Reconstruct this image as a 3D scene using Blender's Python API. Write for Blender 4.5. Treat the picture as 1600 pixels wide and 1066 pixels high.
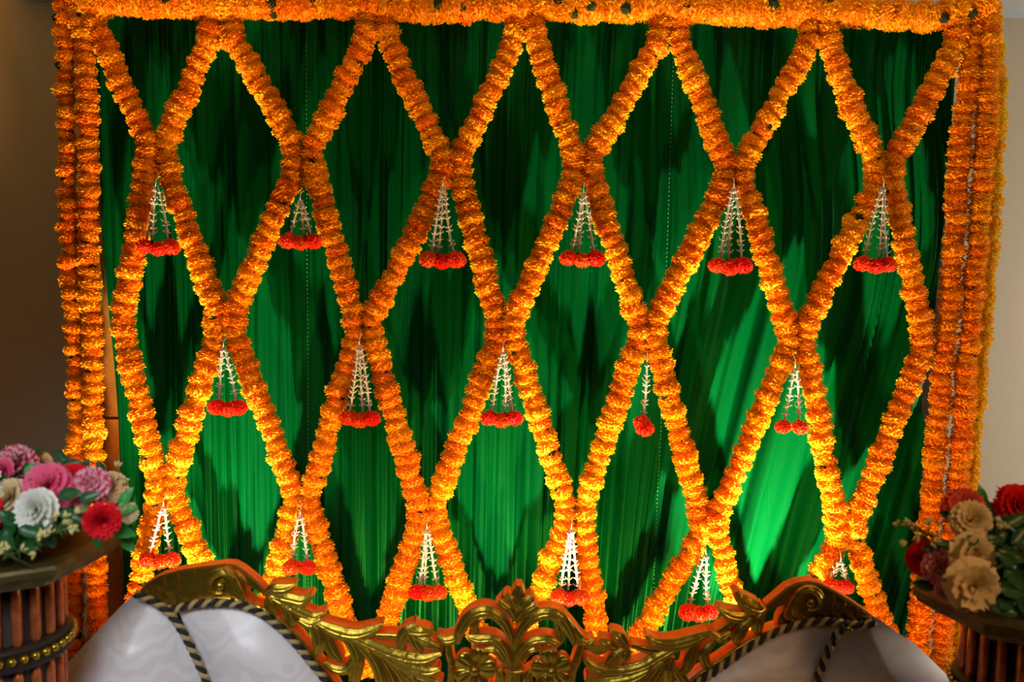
import bpy, bmesh, math, random
from mathutils import Vector, Matrix, noise
for o in list(bpy.data.objects): bpy.data.objects.remove(o)
SC = bpy.context.scene; COL = SC.collection
R = math.radians
rnd = random.Random(7)

# ------------------------------------------------------------------ camera, world, lights, exposure
F = 1650.0                                   # focal length in pixels of the 1600 px wide frame
CAM = Vector((0, -2.95, 1.70))
CM = (Matrix.Rotation(R(90 - 7.0), 4, 'X') @ Matrix.Rotation(R(1.0), 4, 'Z'))
cd = bpy.data.cameras.new('camera'); cam = bpy.data.objects.new('camera', cd); COL.objects.link(cam)
cd.sensor_width = 36; cd.lens = 36 * F / 1600
cam.matrix_world = Matrix.Translation(CAM) @ CM
cd.dof.use_dof = True; cd.dof.focus_distance = 2.9; cd.dof.aperture_fstop = 2.8
SC.camera = cam
def at(px, py, Y):
    """world point where the pixel's ray meets the vertical plane y = Y"""
    d = CM.to_3x3() @ Vector(((px - 800) / F, (533 - py) / F, -1))
    return CAM + d * ((Y - CAM.y) / d.y)
def mpp(Y): return (Y - CAM.y) / F            # metres per pixel at that plane

SC.view_settings.view_transform = 'Standard'; SC.view_settings.look = 'None'
SC.view_settings.exposure = 0.0; SC.view_settings.gamma = 1.0; SC.view_settings.use_curve_mapping = False
w = bpy.data.worlds.new('world'); SC.world = w; w.use_nodes = True
w.node_tree.nodes['Background'].inputs[0].default_value = (0.75, 0.85, 1.0, 1)
w.node_tree.nodes['Background'].inputs[1].default_value = 0.005

def aim(o, tgt):
    o.rotation_euler = (Vector(tgt) - o.location).to_track_quat('-Z', 'Y').to_euler()
def spot(name, loc, tgt, power, col, angle, blend=0.6, size=0.03):
    l = bpy.data.lights.new(name, 'SPOT'); l.energy = power; l.color = col
    l.spot_size = R(angle); l.spot_blend = blend; l.shadow_soft_size = size
    o = bpy.data.objects.new(name, l); COL.objects.link(o); o.location = loc; aim(o, tgt); return o
def area(name, loc, tgt, power, col, sx, sy, spread=180):
    l = bpy.data.lights.new(name, 'AREA'); l.shape = 'RECTANGLE'; l.size = sx; l.size_y = sy
    l.energy = power; l.color = col; l.spread = R(spread)
    o = bpy.data.objects.new(name, l); COL.objects.link(o); o.location = loc; aim(o, tgt); return o
WARM = (0.95, 1.0, 0.62); AMBER = (1.0, 0.68, 0.24); ORANGE = (1.0, 0.45, 0.09)
# amber wash along the foot of the backdrop
spot('wash_left', (-0.98, -0.50, 0.12), (-1.06, -0.06, 1.75), 120, ORANGE, 46, 0.8)
spot('wash_middle_left', (-0.40, -0.68, 0.12), (-0.40, -0.10, 1.75), 112, AMBER, 96)
spot('wash_middle_right', (0.42, -0.68, 0.12), (0.42, -0.10, 1.75), 108, AMBER, 96)
spot('wash_right', (1.00, -0.55, 0.12), (1.06, -0.06, 1.75), 40, AMBER, 70)
# narrow beams up the drape
spot('beam_left_edge', (-0.99, -0.48, 0.12), (-0.96, 0.0, 1.48), 200, WARM, 30, 1.0, 0.015)
spot('beam_left', (-0.76, -0.48, 0.12), (-0.77, 0.0, 1.15), 270, WARM, 40, 1.0, 0.015)
spot('beam_middle', (0.0, -0.50, 0.12), (0.00, 0.0, 1.08), 165, WARM, 42, 1.0, 0.015)
spot('beam_middle_high', (0.17, -0.50, 0.12), (0.19, 0.0, 1.72), 300, WARM, 30, 1.0, 0.015)
spot('beam_right', (0.70, -0.46, 0.12), (0.72, 0.0, 1.08), 560, WARM, 46, 1.0, 0.015)
area('window_daylight', (2.68, -0.40, 1.2), (1.5, 0.35, 1.15), 19, (1.0, 0.94, 0.84), 0.36, 1.2)
area('front_daylight', (-0.62, -2.6, 2.2), (-0.62, -0.9, 0.85), 3.9, (0.90, 0.93, 1.0), 0.9, 0.8, 50)
area('added_warm_fill', (1.5, -2.5, 2.15), (0.75, -0.9, 0.85), 1.3, (1.0, 0.52, 0.20), 0.4, 0.4, 62)  # added fill without a real source, warms the sofa's right pad and wing

# ------------------------------------------------------------------ materials
def nmat(name):
    m = bpy.data.materials.new(name); m.use_nodes = True
    nt = m.node_tree; b = nt.nodes['Principled BSDF']; return m, nt, b
def simple(name, col, rough=0.5, metal=0.0, bump=0, scale=60, var=0.0, coat=0.0, spec=0.5):
    m, nt, b = nmat(name)
    b.inputs['Base Color'].default_value = (*col, 1); b.inputs['Roughness'].default_value = rough
    b.inputs['Metallic'].default_value = metal; b.inputs['Coat Weight'].default_value = coat
    b.inputs['Specular IOR Level'].default_value = spec
    if bump or var:
        tc = nt.nodes.new('ShaderNodeTexCoord'); n = nt.nodes.new('ShaderNodeTexNoise')
        n.inputs['Scale'].default_value = scale; n.inputs['Detail'].default_value = 4
        nt.links.new(tc.outputs['Object'], n.inputs['Vector'])
        if bump:
            bp = nt.nodes.new('ShaderNodeBump'); bp.inputs['Strength'].default_value = bump; bp.inputs['Distance'].default_value = 0.01
            nt.links.new(n.outputs['Fac'], bp.inputs['Height']); nt.links.new(bp.outputs['Normal'], b.inputs['Normal'])
        if var:
            r = nt.nodes.new('ShaderNodeValToRGB')
            r.color_ramp.elements[0].position = 0.3; r.color_ramp.elements[1].position = 0.7
            r.color_ramp.elements[0].color = (*[c * (1 - var) for c in col], 1); r.color_ramp.elements[1].color = (*[min(1, c * (1 + var)) for c in col], 1)
            nt.links.new(n.outputs['Fac'], r.inputs['Fac']); nt.links.new(r.outputs['Color'], b.inputs['Base Color'])
    return m
def petal_mat(name, base, tip, rough=0.7, hue=0.0, trans=0.0):
    """petal colour from the base of each petal (attribute tip = 0) to its edge (tip = 1), a little different flower by flower"""
    m, nt, b = nmat(name)
    a = nt.nodes.new('ShaderNodeAttribute'); a.attribute_name = 'tip'
    mx = nt.nodes.new('ShaderNodeMix'); mx.data_type = 'RGBA'
    mx.inputs[6].default_value = (*base, 1); mx.inputs[7].default_value = (*tip, 1)
    nt.links.new(a.outputs['Fac'], mx.inputs[0])
    out = mx.outputs[2]
    if name == 'mixed_petal':
        tc = nt.nodes.new('ShaderNodeTexCoord'); nz = nt.nodes.new('ShaderNodeTexNoise'); nz.inputs['Scale'].default_value = 4.5; nz.inputs['Detail'].default_value = 2
        rp = nt.nodes.new('ShaderNodeValToRGB'); rp.color_ramp.elements[0].position = 0.44; rp.color_ramp.elements[1].position = 0.56
        nt.links.new(tc.outputs['Object'], nz.inputs['Vector']); nt.links.new(nz.outputs['Fac'], rp.inputs['Fac']); nt.links.new(rp.outputs['Color'], mx.inputs[0])
    if hue:
        oi = nt.nodes.new('ShaderNodeObjectInfo'); mr = nt.nodes.new('ShaderNodeMapRange')
        mr.inputs[3].default_value = 0.5 - hue; mr.inputs[4].default_value = 0.5 + hue
        hs = nt.nodes.new('ShaderNodeHueSaturation')
        nt.links.new(oi.outputs['Random'], mr.inputs[0]); nt.links.new(mr.outputs[0], hs.inputs['Hue'])
        nt.links.new(out, hs.inputs['Color']); out = hs.outputs[0]
    nt.links.new(out, b.inputs['Base Color'])
    b.inputs['Roughness'].default_value = rough; b.inputs['Specular IOR Level'].default_value = 0.2
    if trans:
        t = nt.nodes.new('ShaderNodeBsdfTranslucent'); nt.links.new(out, t.inputs[0])
        ms = nt.nodes.new('ShaderNodeMixShader'); ms.inputs[0].default_value = trans
        nt.links.new(b.outputs[0], ms.inputs[1]); nt.links.new(t.outputs[0], ms.inputs[2])
        nt.links.new(ms.outputs[0], nt.nodes['Material Output'].inputs[0])
    return m
M = {}
M['marigold'] = petal_mat('marigold', (0.92, 0.24, 0.003), (1.0, 0.60, 0.014), hue=0.012, trans=0.2)
M['yellow_marigold'] = petal_mat('yellow_marigold', (0.88, 0.42, 0.002), (1.0, 0.78, 0.012), hue=0.01, trans=0.3)
M['red_marigold'] = petal_mat('red_marigold', (0.70, 0.02, 0.004), (1.0, 0.12, 0.012), hue=0.01, trans=0.15)
M['calyx'] = simple('calyx', (0.012, 0.022, 0.006), 0.8, spec=0.2)
M['bud'] = simple('bud', (0.54, 0.47, 0.43), 0.6, var=0.08, scale=80)
M['thread'] = simple('thread', (0.75, 0.70, 0.6), 0.8)
M['gold'] = simple('gold', (0.40, 0.275, 0.024), 0.25, 0.85, bump=0.15, scale=70, var=0.12)
M['mahogany'] = simple('mahogany', (0.85, 0.15, 0.016), 0.45, bump=0.1, scale=40, var=0.2)
M['wood'] = simple('wood', (0.34, 0.125, 0.018), 0.55, bump=0.1, scale=30, var=0.2)
M['shaded_wood'] = simple('shaded_wood', (0.075, 0.035, 0.012), 0.55, bump=0.1, scale=30, var=0.2)  # same wood, with the shade on the right post put into its colour
M['wall'] = simple('wall', (0.56, 0.475, 0.35), 0.9, bump=0.04, scale=120, var=0.03)
M['white_paint'] = simple('white_paint', (0.62, 0.66, 0.68), 0.7, bump=0.03, scale=90)
M['floor'] = simple('floor', (0.22, 0.17, 0.13), 0.4, bump=0.03, scale=20, var=0.15)
M['glass'] = None
M['cord_gold'] = simple('cord_gold', (0.50, 0.39, 0.17), 0.45, 0.3, bump=0.4, scale=500)
M['cord_black'] = simple('cord_black', (0.012, 0.010, 0.010), 0.5, bump=0.4, scale=500)
M['copper'] = simple('copper', (0.56, 0.15, 0.042), 0.38, 0.55, bump=0.15, scale=50, var=0.35)
M['copper_dark'] = simple('copper_dark', (0.016, 0.008, 0.005), 0.6, 0.0, bump=0.1, scale=60)
M['bronze'] = simple('bronze', (0.115, 0.09, 0.03), 0.42, 0.6, bump=0.2, scale=35, var=0.45)
M['leaf'] = simple('leaf', (0.020, 0.105, 0.026), 0.38, var=0.35, scale=25)
M['leaf_lit'] = simple('leaf_lit', (0.045, 0.34, 0.06), 0.38, var=0.3, scale=25)  # leaf green with the uplight on some leaves put into the colour
M['sprig'] = simple('sprig', (0.07, 0.13, 0.025), 0.6)
M['sprig_flower'] = simple('sprig_flower', (0.62, 0.58, 0.22), 0.6)
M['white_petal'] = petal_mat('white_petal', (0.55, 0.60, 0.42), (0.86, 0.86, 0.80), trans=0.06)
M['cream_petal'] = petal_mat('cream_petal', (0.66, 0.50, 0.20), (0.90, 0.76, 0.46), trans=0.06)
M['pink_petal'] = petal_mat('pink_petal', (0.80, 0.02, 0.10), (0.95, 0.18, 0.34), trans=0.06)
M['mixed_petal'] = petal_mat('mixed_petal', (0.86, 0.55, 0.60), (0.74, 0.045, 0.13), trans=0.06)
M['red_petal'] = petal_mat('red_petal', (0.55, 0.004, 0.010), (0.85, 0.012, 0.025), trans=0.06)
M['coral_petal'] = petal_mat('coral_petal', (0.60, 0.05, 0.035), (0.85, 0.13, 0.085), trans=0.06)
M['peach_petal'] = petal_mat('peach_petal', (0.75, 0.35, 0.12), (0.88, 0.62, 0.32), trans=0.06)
# satin drape
m, nt, b = nmat('green_satin')
b.inputs['Base Color'].default_value = (0.0, 0.098, 0.020, 1); b.inputs['Roughness'].default_value = 0.31
b.inputs['Metallic'].default_value = 0.45; b.inputs['Specular IOR Level'].default_value = 0.12
tc = nt.nodes.new('ShaderNodeTexCoord'); mp = nt.nodes.new('ShaderNodeMapping'); mp.inputs['Scale'].default_value = (220, 30, 14)
nz = nt.nodes.new('ShaderNodeTexNoise'); nz.inputs['Scale'].default_value = 1; nz.inputs['Detail'].default_value = 3
bp = nt.nodes.new('ShaderNodeBump'); bp.inputs['Strength'].default_value = 0.25; bp.inputs['Distance'].default_value = 0.002
nt.links.new(tc.outputs['Object'], mp.inputs[0]); nt.links.new(mp.outputs[0], nz.inputs['Vector'])
nt.links.new(nz.outputs['Fac'], bp.inputs['Height']); nt.links.new(bp.outputs['Normal'], b.inputs['Normal'])
M['satin'] = m
# white damask upholstery: woven scrolls a touch duller than the ground
m, nt, b = nmat('damask')
tc = nt.nodes.new('ShaderNodeTexCoord'); wv = nt.nodes.new('ShaderNodeTexWave'); wv.wave_type = 'RINGS'
wv.inputs['Scale'].default_value = 8; wv.inputs['Distortion'].default_value = 16; wv.inputs['Detail'].default_value = 1.5; wv.inputs['Detail Scale'].default_value = 1.3
rp = nt.nodes.new('ShaderNodeValToRGB'); rp.color_ramp.elements[0].position = 0.42; rp.color_ramp.elements[1].position = 0.58
rp.color_ramp.elements[0].color = (0.69, 0.665, 0.665, 1); rp.color_ramp.elements[1].color = (0.74, 0.73, 0.74, 1)
nt.links.new(tc.outputs['Object'], wv.inputs['Vector']); nt.links.new(wv.outputs['Fac'], rp.inputs['Fac'])
nt.links.new(rp.outputs['Color'], b.inputs['Base Color']); b.inputs['Roughness'].default_value = 0.42; b.inputs['Coat Weight'].default_value = 0.12
b.inputs['Coat Roughness'].default_value = 0.2
M['damask'] = m
m, nt, b = nmat('window_glass'); b.inputs['Transmission Weight'].default_value = 1; b.inputs['Roughness'].default_value = 0.0; b.inputs['IOR'].default_value = 1.1
M['glass'] = m

# ------------------------------------------------------------------ object helpers
def link(name, me, parent=None, loc=None):
    o = bpy.data.objects.new(name, me); COL.objects.link(o)
    if parent is not None: o.parent = parent
    if loc is not None: o.location = loc
    return o
def thing(name, label, cat, loc, group=None):
    o = bpy.data.objects.new(name, None); COL.objects.link(o); o.location = loc; o.empty_display_size = 0.05
    o['label'] = label; o['category'] = cat
    if group: o['group'] = group
    return o
def mesh(name, V, Fc, mats, idx=None, smooth=True, tip=None):
    me = bpy.data.meshes.new(name); me.from_pydata([tuple(v) for v in V], [], Fc)
    for x in (mats if isinstance(mats, (list, tuple)) else [mats]): me.materials.append(x)
    if idx: me.polygons.foreach_set('material_index', idx)
    me.polygons.foreach_set('use_smooth', [smooth] * len(me.polygons))
    if tip: me.attributes.new('tip', 'FLOAT', 'POINT').data.foreach_set('value', tip)
    me.update(); return me
def bm_mesh(name, bm, mats, smooth=False):
    me = bpy.data.meshes.new(name); bmesh.ops.recalc_face_normals(bm, faces=bm.faces); bm.to_mesh(me); bm.free()
    for x in (mats if isinstance(mats, (list, tuple)) else [mats]): me.materials.append(x)
    me.polygons.foreach_set('use_smooth', [smooth] * len(me.polygons)); return me
def box(lo, hi, mat, bevel=0.0, name='box'):
    bm = bmesh.new(); bmesh.ops.create_cube(bm, size=1)
    for v in bm.verts: v.co = Vector([lo[i] + (v.co[i] + 0.5) * (hi[i] - lo[i]) for i in range(3)])
    if bevel: bmesh.ops.bevel(bm, geom=bm.edges[:], offset=bevel, segments=2, affect='EDGES')
    return bm_mesh(name, bm, mat)
def tube(pts, rad, mat, n=6, name='tube', V=None, Fc=None):
    """tube through points; rad a number or one per point"""
    own = V is None
    if own: V, Fc = [], []
    N = len(pts); base = len(V); up = Vector((0.31, 0.87, 0.2)).normalized()
    for i, p in enumerate(pts):
        t = (Vector(pts[min(i + 1, N - 1)]) - Vector(pts[max(i - 1, 0)])).normalized()
        a = t.cross(up)
        if a.length < 1e-3: a = t.cross(Vector((1, 0, 0)))
        a.normalize(); c = t.cross(a); r = rad[i] if isinstance(rad, (list, tuple)) else rad
        for k in range(n):
            g = 2 * math.pi * k / n; V.append(Vector(p) + (a * math.cos(g) + c * math.sin(g)) * r)
    for i in range(N - 1):
        for k in range(n):
            q = base + i * n; Fc.append((q + k, q + (k + 1) % n, q + n + (k + 1) % n, q + n + k))
    Fc.append(tuple(base + k for k in range(n))[::-1]); Fc.append(tuple(base + (N - 1) * n + k for k in range(n)))
    if own: return mesh(name, V, Fc, mat)
def lathe(prof, n, mat, name='lathe', phase=0.0, smooth=True):
    V, Fc = [], []
    for r, z in prof:
        for k in range(n):
            a = phase + 2 * math.pi * k / n; V.append((r * math.cos(a), r * math.sin(a), z))
    for i in range(len(prof) - 1):
        for k in range(n): Fc.append((i * n + k, i * n + (k + 1) % n, (i + 1) * n + (k + 1) % n, (i + 1) * n + k))
    Fc.append(tuple(range(n))[::-1]); Fc.append(tuple((len(prof) - 1) * n + k for k in range(n)))
    return mesh(name, V, Fc, mat, smooth=smooth)
def resample(P, step):
    P = [Vector(p) for p in P]; L = [0]
    for a, b_ in zip(P, P[1:]): L.append(L[-1] + (b_ - a).length)
    n = max(2, int(round(L[-1] / step))); out = []; j = 0
    for i in range(n + 1):
        s = L[-1] * i / n
        while j < len(P) - 2 and L[j + 1] < s: j += 1
        out.append(P[j].lerp(P[j + 1], (s - L[j]) / max(1e-9, L[j + 1] - L[j])))
    return out
def spline(P, sub=8):
    """Catmull-Rom through vectors of any size"""
    P = [Vector(p) for p in P]; out = []
    Q = [P[0] * 2 - P[1]] + P + [P[-1] * 2 - P[-2]]
    for i in range(1, len(Q) - 2):
        a, b_, c, d = Q[i - 1:i + 3]
        for k in range(sub):
            t = k / sub
            out.append(0.5 * ((2 * b_) + (c - a) * t + (2 * a - 5 * b_ + 4 * c - d) * t * t + (3 * b_ - a - 3 * c + d) * t ** 3))
    out.append(P[-1]); return out

# ------------------------------------------------------------------ setting
YW = 0.46                                     # face of the back wall
def struct(name, me, parent=None):
    o = link(name, me, parent); o['kind'] = 'structure'; return o
ZC = at(1580, 19, YW).z                       # underside of the ceiling where it meets the wall
struct('floor', box((-2.8, -5.2, -0.1), (2.8, YW + 0.1, 0), M['floor']))
struct('ceiling', box((-2.8, -5.2, ZC), (2.8, YW + 0.1, ZC + 0.1), M['white_paint']))
struct('wall_back', box((-2.8, YW, 0), (2.8, YW + 0.1, ZC), M['wall']))
struct('trim_1', box((-2.7, YW - 0.012, ZC - 0.018), (2.7, YW, ZC), M['white_paint']))
struct('wall_left', box((-2.8, -5.2, 0), (-2.7, YW, ZC), M['wall']))
# right wall with a window opening close to the back wall
wl = bpy.data.objects.new('wall_right', None); 
bm = bmesh.new()
def addbox(bm, lo, hi):
    g = bmesh.ops.create_cube(bm, size=1)
    for v in g['verts']: v.co = Vector([lo[i] + (v.co[i] + 0.5) * (hi[i] - lo[i]) for i in range(3)])
wy0, wy1, wz0, wz1 = -0.60, -0.20, 0.6, 1.8
addbox(bm, (2.7, -5.2, 0), (2.8, wy0, ZC)); addbox(bm, (2.7, wy1, 0), (2.8, YW, ZC))
addbox(bm, (2.7, wy0, 0), (2.8, wy1, wz0)); addbox(bm, (2.7, wy0, wz1), (2.8, wy1, ZC))
struct('wall_right', bm_mesh('wall_right', bm, M['wall']))

# ------------------------------------------------------------------ backdrop frame and drape
YP = -0.02
fr = thing('backdrop_frame', 'brown wooden frame of posts and crossbar carrying the green drape', 'frame', (0, 0.02, 0))
def post(px, py, w_, z1, mat='wood'):
    x = at(px, py, 0.03).x; return box((x - w_ / 2, 0.05, 0.0), (x + w_ / 2, 0.11, z1), M[mat], 0.003)
def fpart(name, me): return link(name, me, fr, (0, -0.02, 0))
zt = at(800, 12, 0).z
fpart('post', post(176, 700, 0.075, zt)); fpart('post', post(1436, 800, 0.06, zt, 'shaded_wood'))['label'] = 'brown post coloured dark for its shade'
xl = at(176, 700, 0.03).x; xr = at(1436, 800, 0.03).x
fpart('crossbar', box((xl - 0.03, 0.055, zt - 0.04), (xr + 0.03, 0.105, zt + 0.01), M['wood'], 0.003))
for x in (xl, xr): fpart('foot', box((x - 0.05, -0.10, 0), (x + 0.05, 0.30, 0.03), M['wood'], 0.004))
fpart('post_joint', box((xl - 0.039, 0.046, at(176, 664, 0).z), (xl + 0.039, 0.114, at(176, 664, 0).z + 0.006), M['wood']))

rc = random.Random(11)
WAVES = [(l, a, rc.uniform(0, 6.28), rc.uniform(-0.5, 0.5)) for l, a in ((0.43, 0.010), (0.23, 0.008), (0.14, 0.007), (0.085, 0.009), (0.053, 0.0052), (0.031, 0.0022))]
RIDGES = [(rc.uniform(-1.3, 1.3), rc.choice((0.005, 0.007, 0.010, 0.016)), rc.uniform(0.004, 0.013), rc.uniform(-0.015, 0.015), rc.uniform(0, 50)) for _ in range(60)] + [(rc.uniform(-1.3, 1.3), rc.uniform(0.0030, 0.0058), rc.uniform(0.005, 0.011), rc.uniform(-0.02, 0.02), rc.uniform(0, 50)) for _ in range(150)]
def sstep(a, b_, x):
    t = max(0, min(1, (x - a) / (b_ - a))); return t * t * (3 - 2 * t)
def drape_y(x, z):
    lean = 0.19 * sstep(0.15, 0.75, x) * (1 - sstep(1.35, 2.1, z)) + 0.03 * sstep(-0.2, 0.4, x)
    xs = x - lean * (z - 1.2)
    d = 0
    for l, a, ph, k in WAVES: d += a * math.sin(2 * math.pi * xs / l + ph + k * z + 0.5 * math.sin(1.7 * z + ph * 3))
    for x0, w_, h, dr, s in RIDGES:
        u = (xs - x0 - dr * (z - 1)) / w_
        if -3 < u < 3: d += h * math.exp(-u * u) * (0.55 + 0.6 * noise.noise(Vector((s, z * 0.9, 0))))
    d += 0.012 * noise.noise(Vector((x * 2.2, z * 1.5, 3)))
    return 0.0 - d
dr = thing('backdrop_drape', 'pleated green satin drape hanging behind the marigold lattice', 'curtain', (0, 0, 0))
x_edges = [0, at(480, 500, 0).x, at(1042, 300, 0).x, 0]
EL = sorted((at(a, b_, 0).z, at(a, b_, 0).x) for a, b_ in ((146, 20), (151, 200), (158, 330), (170, 480), (184, 660), (190, 850), (192, 1050)))
ER = sorted((at(a, b_, 0).z, at(a, b_, 0).x) for a, b_ in ((1492, 40), (1484, 260), (1462, 450), (1442, 620), (1431, 800), (1420, 990)))
def edge(T_, z):
    for (z0, a), (z1, b_) in zip(T_, T_[1:]):
        if z <= z1: return a + (b_ - a) * max(0, min(1, (z - z0) / (z1 - z0)))
    return T_[-1][1]
NZ = 70
for i in range(3):
    nx = int((0.62, 1.0, 0.76)[i] / 0.0026)
    V = []; Fc = []
    for j in range(NZ + 1):
        z = 0.02 + (zt - 0.03) * j / NZ
        x0 = edge(EL, z) if i == 0 else x_edges[i]; x1 = edge(ER, z) if i == 2 else x_edges[i + 1]
        for k in range(nx + 1):
            x = x0 + (x1 - x0) * k / nx
            V.append((x, drape_y(x, z) - (0.0025 if i == 1 else 0) , z))
    for j in range(NZ):
        for k in range(nx):
            a = j * (nx + 1) + k; Fc.append((a, a + 1, a + nx + 2, a + nx + 1))
    link('fabric_width', mesh('fabric_width', V, Fc, M['satin']), dr)
# running stitches along the two joins
for x in x_edges[1:3]:
    V, Fc = [], []
    z = 0.5
    while z < zt - 0.05:
        tube([(x + 0.004, drape_y(x + 0.004, z) - 0.0045, z), (x + 0.004, drape_y(x + 0.004, z + 0.006) - 0.0045, z + 0.006)], 0.0007, None, 4, V=V, Fc=Fc); z += 0.012
    o = link('seam_stitching', mesh('seam_stitching', V, Fc, simple('stitch_thread', (0.12, 0.42, 0.2), 0.6)), dr); o['kind'] = 'stuff'

# ------------------------------------------------------------------ marigolds
def marigold_mesh(seed, mat, npet=300, flat=0.76, cup=1.0):
    """radius 1 pompom, axis z, petals crowding out of a core; a small green calyx behind"""
    r_ = random.Random(seed); V, Fc, tip, idx = [], [], [], []
    nl, ns = 5, 9                                     # core
    for i in range(nl + 1):
        th = math.pi * i / nl
        for k in range(ns):
            a = 2 * math.pi * k / ns; V.append((0.84 * math.sin(th) * math.cos(a), 0.84 * math.sin(th) * math.sin(a), flat * 0.84 * math.cos(th))); tip.append(0.15)
    for i in range(nl):
        for k in range(ns):
            Fc.append((i * ns + k, i * ns + (k + 1) % ns, (i + 1) * ns + (k + 1) % ns, (i + 1) * ns + k)); idx.append(0)
    for i in range(npet):
        z = 1 - 2 * (i + 0.5) / npet; a = i * 2.39996 + r_.uniform(-0.25, 0.25)
        s = math.sqrt(1 - z * z); n = Vector((s * math.cos(a), s * math.sin(a), z))
        n = (n + Vector([r_.uniform(-.15, .15) for _ in range(3)])).normalized()
        side = n.cross(Vector((r_.uniform(-.6, .6), r_.uniform(-.6, .6), 1))).normalized(); up = side.cross(n)
        rr = r_.uniform(0.93, 1.04) * (1 + 0.05 * math.sin(3 * a + seed)); w0, w1 = 0.045, r_.uniform(0.08, 0.13); bend = r_.uniform(-0.10, 0.12)
        def q(rad, u, v):
            p = n * rad + side * u + up * v; p.z *= flat; return p
        b0 = len(V)
        V += [q(0.76, -w0, 0), q(0.76, w0, 0), q(rr * r_.uniform(.94, 1.02), -w1, bend), q(rr * r_.uniform(.90, .98), 0, bend - 0.05), q(rr * r_.uniform(.94, 1.02), w1, bend)]
        t_ = r_.uniform(0.7, 1.0); tip += [0, 0, t_, t_ * .85, t_]
        Fc += [(b0, b0 + 1, b0 + 3), (b0, b0 + 3, b0 + 2), (b0 + 1, b0 + 4, b0 + 3)]; idx += [0, 0, 0]
    b0 = len(V)                                       # calyx cup
    for zz, rr in ((-0.35 * flat, 0.5), (-1.02 * flat, 0.30), (-1.25 * flat, 0.08)):
        for k in range(7):
            a = 2 * math.pi * k / 7; V.append((rr * cup * math.cos(a), rr * cup * math.sin(a), zz * (cup + .2 * (1 - cup)))); tip.append(0)
    for i in range(2):
        for k in range(7): Fc.append((b0 + i * 7 + k, b0 + i * 7 + (k + 1) % 7, b0 + (i + 1) * 7 + (k + 1) % 7, b0 + (i + 1) * 7 + k)); idx.append(1)
    return mesh('marigold', V, Fc, [mat, M['calyx']], idx, smooth=False, tip=tip)
MG = [marigold_mesh(s, M['marigold']) for s in range(7)]
MGY = [marigold_mesh(40 + s, M['yellow_marigold']) for s in range(4)]
MGR = [marigold_mesh(60 + s, M['red_marigold'], 280, 0.72, 0.4) for s in range(4)]

def garland(label, cat_group, pix, hw_px, step, Y, meshes=MG, jit=0.10, wob=2.0, tilt=16, loose=0.0, name='marigold_garland'):
    """one string of marigolds through the pixels' points on the plane y = Y; hw_px = half its width"""
    P = [at(px, py, Y - 0.055 * py / 1066) for px, py in pix]
    r0 = hw_px * mpp(Y)
    pts = resample(resample(spline(P, 4), 0.02), step)
    t = thing(name, label, 'garland', pts[0], cat_group)
    for i, p in enumerate(pts):
        tan = (pts[min(i + 1, len(pts) - 1)] - pts[max(i - 1, 0)]).normalized()
        if rnd.random() < 0.5: tan = -tan
        q = tan.to_track_quat('Z', 'Y').to_matrix().to_4x4()
        q = q @ Matrix.Rotation(rnd.uniform(0, 6.28), 4, 'Z') @ Matrix.Rotation(R(rnd.gauss(0, tilt)), 4, 'X')
        if rnd.random() < loose: q = q @ Matrix.Rotation(R(rnd.uniform(40, 80)), 4, 'X')
        s = r0 * rnd.uniform(1 - jit, 1 + jit)
        o = bpy.data.objects.new('marigold', meshes[rnd.randrange(len(meshes))]); COL.objects.link(o); o.parent = t
        off = Vector((rnd.uniform(-wob, wob), rnd.uniform(-wob, wob) * 0.7, rnd.uniform(-wob, wob) * .4)) * mpp(Y)
        o.matrix_local = Matrix.Translation(p - pts[0] + off) @ q @ Matrix.Diagonal((s, s, s, 1))
    link('string', tube([p - pts[0] for p in pts], 0.0012, M['thread'], 4), t)
    return t

YG = -0.095
T = [(128, 15), (345, 42), (588, 45), (820, 50), (1045, 52), (1278, 60), (1512, 50)]
J = [None, (245, 238), (475, 244), (705, 260), (912, 258), (1148, 268), (1382, 270)]
K = [(178, 500), (352, 500), (568, 510), (790, 512), (1010, 516), (1245, 525), (1455, 535)]
L = [None, (258, 757), (472, 780), (668, 800), (898, 800), (1108, 820), (1322, 826)]
MM = [(205, 935), (383, 1025), (572, 1045), (782, 1055), (953, 1055), (1190, 1055), (1420, 1070)]
ORD = ['first', 'second', 'third', 'fourth', 'fifth', 'sixth', 'seventh']
def zigzag(t, j, k, l, m_, side):
    o = 15 * side
    P = [(t[0] + 13 * side, t[1] - 16), (t[0] + 17 * side, t[1] + 14)]
    P += [(j[0] - o, j[1] - 16), (j[0] - o * .9, j[1] + 16)]
    P += [(k[0] + o, k[1] - 16), (k[0] + o * .9, k[1] + 16)]
    P += [(l[0] - o, l[1] - 16), (l[0] - o * .9, l[1] + 16), (m_[0] + o * .7, m_[1])]
    return P
def lin(P):
    out = []
    for a, b_ in zip(P, P[1:]):
        for k in range(3): out.append((a[0] + (b_[0] - a[0]) * k / 3, a[1] + (b_[1] - a[1]) * k / 3))
    return out + [P[-1]]
for i in range(7):
    if i < 6:
        lab = ('leftmost lattice garland, orange marigolds zigzagging beside the left hanging garlands' if i == 0 else
               f'right-hand strand of the {ORD[i-1]} pair of orange marigold lattice garlands from the left')
        garland(lab, 'zigzag lattice garlands', lin(zigzag(T[i], J[i + 1], K[i], L[i + 1], MM[i], 1)), 20.5, 0.0325, YG + rnd.uniform(-.008, .008))
    if i > 0:
        lab = ('rightmost lattice garland, orange marigolds zigzagging beside the right hanging garlands' if i == 6 else
               f'left-hand strand of the {ORD[i-1]} pair of orange marigold lattice garlands from the left')
        garland(lab, 'zigzag lattice garlands', lin(zigzag(T[i], J[i], K[i], L[i], MM[i], -1)), 20.5, 0.0325, YG + rnd.uniform(-.008, .008))
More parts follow.
